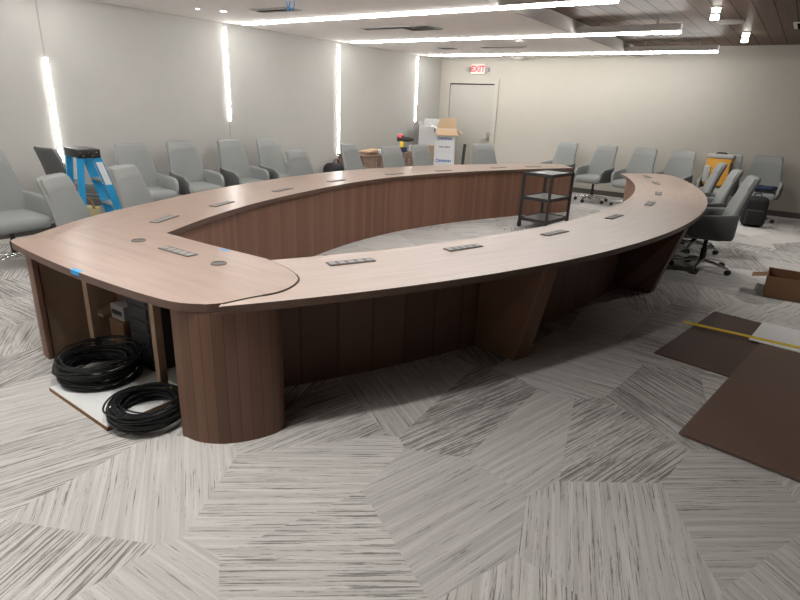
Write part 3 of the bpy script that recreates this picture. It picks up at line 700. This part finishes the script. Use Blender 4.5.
for sx in (xn, xf): MB().hexa([(sx*.99-.004, fy1+.08, .62), (sx*.99+.004, fy1+.08, .62), (sx*.99+.004, fy1+.10, .62), (sx*.99-.004, fy1+.10, .62), (sx*.99-.004, ry1-.03, .66), (sx*.99+.004, ry1-.03, .66), (sx*.99+.004, ry1-.01, .66), (sx*.99-.004, ry1-.01, .66)]).build('spreader_bar', 'metal', lad)
t = thing('tool_tote', 'tan canvas tool tote on the floor beneath the blue stepladder', 'bag', (-5.92, 2.90, 0), .2)
MB().box((0, 0, .27), (.22, .16, .54), bev=.02, fn=lambda v: (v.x*(1-.15*v.z), v.y*(1-.3*v.z), v.z)).build('body', 'olive', t, 40)
MB().tube([(-.1, 0, .52), (-.08, 0, .60), (0, 0, .63), (.08, 0, .60), (.1, 0, .52)], .012).build('handle', 'kraftd', t, 60)

# ------------------------------------------------------------------ back left corner: credenza, cartons
cz = .715
cr_ = thing('credenza', 'low brown wood credenza along the left wall behind the table chairs', 'cabinet', (-6.98, 9.35, 0))
MB().box((0, 0, .36), (.6, 1.9, .63), bev=.004, seg=1).build('carcass', 'cred', cr_); MB().box((0, 0, cz-.02), (.64, 1.94, .04), bev=.004, seg=1).build('worktop', 'cred', cr_)
for k in range(4):
    d = MB().box((.308, -.71+k*.473, .36), (.016, .455, .58), bev=.003, seg=1).build('door', 'cred', cr_); MB().cyl((.325, -.71+k*.473+.15*(1 if k % 2 == 0 else -1), .48), (.325, -.71+k*.473+.15*(1 if k % 2 == 0 else -1), .60), .006, n=8).build('handle', 'metal', d)
MB().box((0, 0, .022), (.5, 1.8, .044)).build('plinth', 'black', cr_)
o = MB().box((0, 0, .035), (.22, .34, .07), bev=.03, seg=3, fn=lambda v: (v.x, v.y, v.z*(1+.5*sin(9*v.y)))).build('folded_cloth', 'kraft', smooth=60); o.location = (-6.82, 8.78, cz+.019); tag(o, 'crumpled tan paper lying on the left end of the brown credenza', 'paper')
o = MB().box((0, 0, .04), (.14, .16, .08), bev=.015, seg=2).build('small_white_box', 'white', smooth=50); o.location = (-6.8, 9.06, cz+.001); tag(o, 'small white box on the credenza beside the tan paper', 'box')
t = thing('cordless_drill', 'dark cordless drill with yellow grip and red cap standing on the credenza', 'drill', (-6.8, 9.86, cz+.001), 1.9, None, 1.2)
MB().box((0, 0, .04), (.10, .14, .08), bev=.008).build('battery', 'navy', t); MB().box((0, .01, .13), (.05, .06, .12), bev=.012).build('grip', 'yellow', t, 50)
MB().cyl((0, -.12, .215), (0, .09, .215), .042, n=14).box((0, .03, .24), (.07, .10, .07), bev=.01).build('motor_housing', 'black', t, 40); MB().cyl((0, -.19, .215), (0, -.12, .215), .022, .036, n=14).build('chuck', 'black', t, 40); MB().box((.0, .04, .262), (.072, .06, .05), bev=.008).build('rear_cap', 'red', t)
o = MB().lathe((0, 0, 0), [(.05, 0), (.06, .004), (.06, .12), (.05, .125), (.02, .125), (.02, .1)], n=20).build('paper_roll', 'white', smooth=40); o.location = (-6.8, 10.2, cz+.001); tag(o, 'white paper roll standing on the right end of the credenza', 'roll')
t = thing('duffel_bag', 'black bag slumped on the floor at the foot of the longest wall light strip', 'bag', (-7.06, 8.02, 0), .2)
MB().box((0, 0, .29), (.34, .40, .58), bev=.12, seg=4, fn=lambda v: (v.x*(1-.2*v.z), v.y*(1-.3*v.z), v.z)).build('body', 'darkbag', t, 60)
MB().tube([(.05, -.1, .56), (.05, -.05, .64), (.05, .05, .64), (.05, .1, .56)], .012).build('strap', 'black', t, 60)
# white cartons stacked, top one open
RB = radians(28)
def lines(parent, z, blue, y):
    mb = MB()
    if blue:
        pts = [(-.14+.03*cos(k*pi/10), y, z+.03*sin(k*pi/10)) for k in range(20)]
        mb.tube(pts, .007, n=5, closed=True).build('logo_ring', 'print_blue', parent)
        mb = MB()
        for k in range(8): mb.box((-.085+k*.032, y, z), (.021, .002, .045 if k % 3 else .052))
        mb.build('blue_lettering', 'print_blue', parent)
    else:
        for k in range(7): mb.box((-.10+k*.032+(.012 if k > 2 else 0), y, z), (.017, .002, .032))
        mb.build('dark_lettering', 'print_dark', parent)
def carton_at(loc, w, d, h, lab, flaps, pr):
    t = thing('white_carton', lab, 'box', loc, RB, 'white cartons stacked by the exit door')
    if not flaps: MB().box((0, 0, h/2), (w, d, h), bev=.003, seg=1).build('body', 'carton', t)
    else:
        mb = MB(); th = .006
        for a, b, c, e in ((0, d/2-th/2, w, th), (0, -d/2+th/2, w, th), (w/2-th/2, 0, th, d), (-w/2+th/2, 0, th, d)): mb.box((a, b, h/2), (c, e, h))
        mb.box((0, 0, th/2), (w, d, th)).build('body', 'carton', t)
        q = lambda n, pts, nrm, m: MB().hexa([Vector(p) for p in pts] + [Vector(p)+Vector(nrm)*.006 for p in pts]).build(n, m, t)
        q('flap', [(-w/2, -d/2, h), (w/2, -d/2, h), (w/2+.07, -d/2-.13, h-.13), (-w/2+.05, -d/2-.13, h-.13)], (0, 0, 1), 'kraft')
        q('flap', [(w/2, d/2, h), (-w/2, d/2, h), (-w/2+.08, d/2+.06, h+.21), (w/2-.02, d/2+.06, h+.21)], (0, 1, 0), 'kraft')
        q('flap', [(w/2, -d/2, h), (w/2, d/2, h), (w/2+.14, d/2, h-.08), (w/2+.14, -d/2, h-.10)], (0, 0, 1), 'kraft')
        q('flap', [(-w/2, d/2, h), (-w/2, -d/2, h), (-w/2-.14, -d/2, h+.1), (-w/2-.14, d/2, h+.1)], (0, 0, 1), 'carton')
    for z, bl in pr: lines(t, z, bl, -d/2-.0015)
    return t
cx, cy = -6.42, 10.95
carton_at((cx, cy, 0), .44, .40, .26, 'shallow white carton at the bottom of the stack by the exit door', False, [])
carton_at((cx, cy, .261), .44, .40, .455, 'white carton with blue ring logo, middle of the stack by the exit door', False, [(.265, True), (.08, False)])
carton_at((cx, cy, .717), .44, .40, .47, 'open white carton with brown flaps, top of the stack by the exit door', True, [(.27, True), (.10, False)])
t = thing('brown_carton', 'plain brown carton under the large white carton in the corner', 'box', (-6.99, 11.22, 0), radians(20))
MB().box((0, 0, .40), (.44, .46, .80), bev=.004, seg=1).build('body', 'kraft', t); MB().box((0, 0, .8005), (.06, .46, .001)).build('packing_tape', 'olive', t)
t = thing('large_white_carton', 'large white carton with a grey open lid beside the open flapped carton', 'box', (-6.99, 11.22, .802), radians(20))
MB().box((0, 0, .2), (.42, .44, .40), bev=.003, seg=1).build('body', 'carton', t)
MB().hexa([(-.21, .22, .4), (.21, .22, .4), (.21, .226, .4), (-.21, .226, .4), (-.21, .30, .56), (.23, .30, .56), (.23, .306, .56), (-.21, .306, .56)]).build('flap', 'greybox', t)
MB().hexa([(-.21, -.22, .4), (-.204, -.22, .4), (-.204, .22, .4), (-.21, .22, .4), (-.27, -.22, .53), (-.264, -.22, .53), (-.264, .24, .53), (-.27, .24, .53)]).build('flap', 'greybox', t)
MB().box((.15, -.221, .33), (.03, .002, .08)).build('dark_mark', 'print_blue', t)
o = MB().cyl((0, 0, 0), (.0, .10, .86), .035, n=14).build('cardboard_tube', 'green', smooth=40); o.location = (-6.20, 11.35, 0); tag(o, 'dark tube standing upright beside the white carton stack', 'tube')

# ------------------------------------------------------------------ right side: bags, boards, open box
t = thing('tool_bag', 'yellow tool bag with a grey top on a chair by the far wall', 'bag', (-1.12, 11.30, .515), radians(-4))
MB().box((0, 0, .245), (.40, .20, .49), bev=.04, seg=3).build('body', 'orange', t, 50)
MB().box((0, 0, .505), (.42, .22, .07), bev=.02, seg=2).build('lid', 'vent', t, 50)
MB().box((-.155, -.118, .20), (.10, .03, .28), bev=.012).build('side_pocket', 'greybox', t, 40); MB().box((.19, -.09, .24), (.03, .08, .36), bev=.01).build('strap', 'black', t, 40)
MB().tube([(-.08, 0, .535), (-.06, 0, .56), (.06, 0, .56), (.08, 0, .535)], .014).build('handle', 'black', t, 60)
t = thing('backpack', 'black backpack standing on the carpet in front of the far wall chairs', 'bag', (-.42, 10.72, 0), radians(10))
MB().box((0, 0, .24), (.34, .22, .48), bev=.08, seg=4).build('body', 'darkbag', t, 60); MB().box((0, -.12, .16), (.26, .09, .24), bev=.035, seg=3).build('front_pocket', 'darkbag', t, 60)
MB().tube([(-.06, .04, .46), (-.04, .04, .52), (.04, .04, .52), (.06, .04, .46)], .012).build('grab_handle', 'black', t, 60)
o = MB().box((0, 0, .05), (.40, .26, .10), bev=.045, seg=4, cuts=2, fn=lambda v: (v.x*(1+.12*sin(14*v.y)), v.y*(1+.15*sin(11*v.x)), v.z*(1+.4*sin(9*v.x+4)))).build('jacket', 'navy', smooth=70); o.location = (-.42, 11.27, .515); tag(o, 'crumpled navy jacket on the seat of the rightmost far wall chair', 'jacket')
# boards lying on the carpet
def sheet(corner, ang, w, l, z, h, mat, name, lab, cat, group=None):
    o = MB().box((w/2, l/2, h/2), (w, l, h)).build(name, mat); o.location = (*corner, z); o.rotation_euler = (0, 0, ang); return tag(o, lab, cat, group)
A9 = radians(-8.6)
sheet((-.565, 4.185), radians(-10), .62, 1.36, .0005, .012, 'boardd', 'laminate_board', 'darker brown board lying on the carpet under the yellow straightedge', 'board', 'brown boards on the carpet')
sheet((-.215, 3.09), A9, 1.0, 1.82, .013, .012, 'board', 'laminate_board', 'larger brown board lying nearest on the carpet at the right edge', 'board', 'brown boards on the carpet')
sheet((-.02, 4.905), radians(-7), .9, .54, .0255, .005, 'white', 'white_sheet', 'white sheet lying across the brown boards at the right edge', 'sheet')
t = thing('straightedge', 'long yellow straightedge lying across the brown boards and white sheet', 'ruler', (-.5, 4.965, .0308), radians(-.6))
MB().box((.62, 0, .004), (1.24, .034, .008)).build('blade', 'yellow', t); mb = MB()
for k in range(40): mb.box((.03+k*.03, .012, .0083), (.002, .008 if k % 5 else .016, .0006))
mb.build('tick_marks', 'print_dark', t)
# open brown carton
t = thing('open_carton', 'open brown cardboard carton on the carpet at the right edge', 'box', (-.01, 6.40, 0), radians(1))
w, d, h, th = .62, .40, .21, .006
mb = MB()
for a, b, c, e in ((w/2, th/2, w, th), (w/2, d-th/2, w, th), (th/2, d/2, th, d), (w-th/2, d/2, th, d)): mb.box((a, b, h/2), (c, e, h))
mb.box((w/2, d/2, th/2), (w, d, th)).build('body', 'kraftd', t)
MB().hexa([(0, .02, h-.004), (0, .2, h-.004), (-.13, .2, h-.03), (-.13, .02, h-.03), (0, .02, h), (0, .2, h), (-.13, .2, h-.026), (-.13, .02, h-.026)]).build('flap', 'kraftd', t)
MB().hexa([(0, d, h), (w, d, h), (w, d+.12, h-.04), (0, d+.12, h-.04), (0, d, h+.005), (w, d, h+.005), (w, d+.12, h-.035), (0, d+.12, h-.035)]).build('flap', 'kraftd', t)

# ------------------------------------------------------------------ world, camera, look
W = bpy.data.worlds.new('room_world'); S.world = W; W.use_nodes = True
W.node_tree.nodes['Background'].inputs[0].default_value = (.9, .92, 1, 1); W.node_tree.nodes['Background'].inputs[1].default_value = .05
cam = bpy.data.cameras.new('camera'); co = bpy.data.objects.new('camera', cam); COL.objects.link(co); S.camera = co
cam.sensor_width = 36; cam.sensor_fit = 'HORIZONTAL'; cam.lens = 559.464/800*36; cam.clip_end = 60; cam.clip_start = .05
co.matrix_world = Matrix.Translation((0, 0, 1.664)) @ (Matrix.Rotation(radians(34.2), 4, 'Z') @ Matrix.Rotation(radians(90-19.3494), 4, 'X') @ Matrix.Rotation(radians(2.3505), 4, 'Z'))
S.view_settings.view_transform = 'Standard'; S.view_settings.look = 'None'; S.view_settings.exposure = 0; S.view_settings.gamma = 1
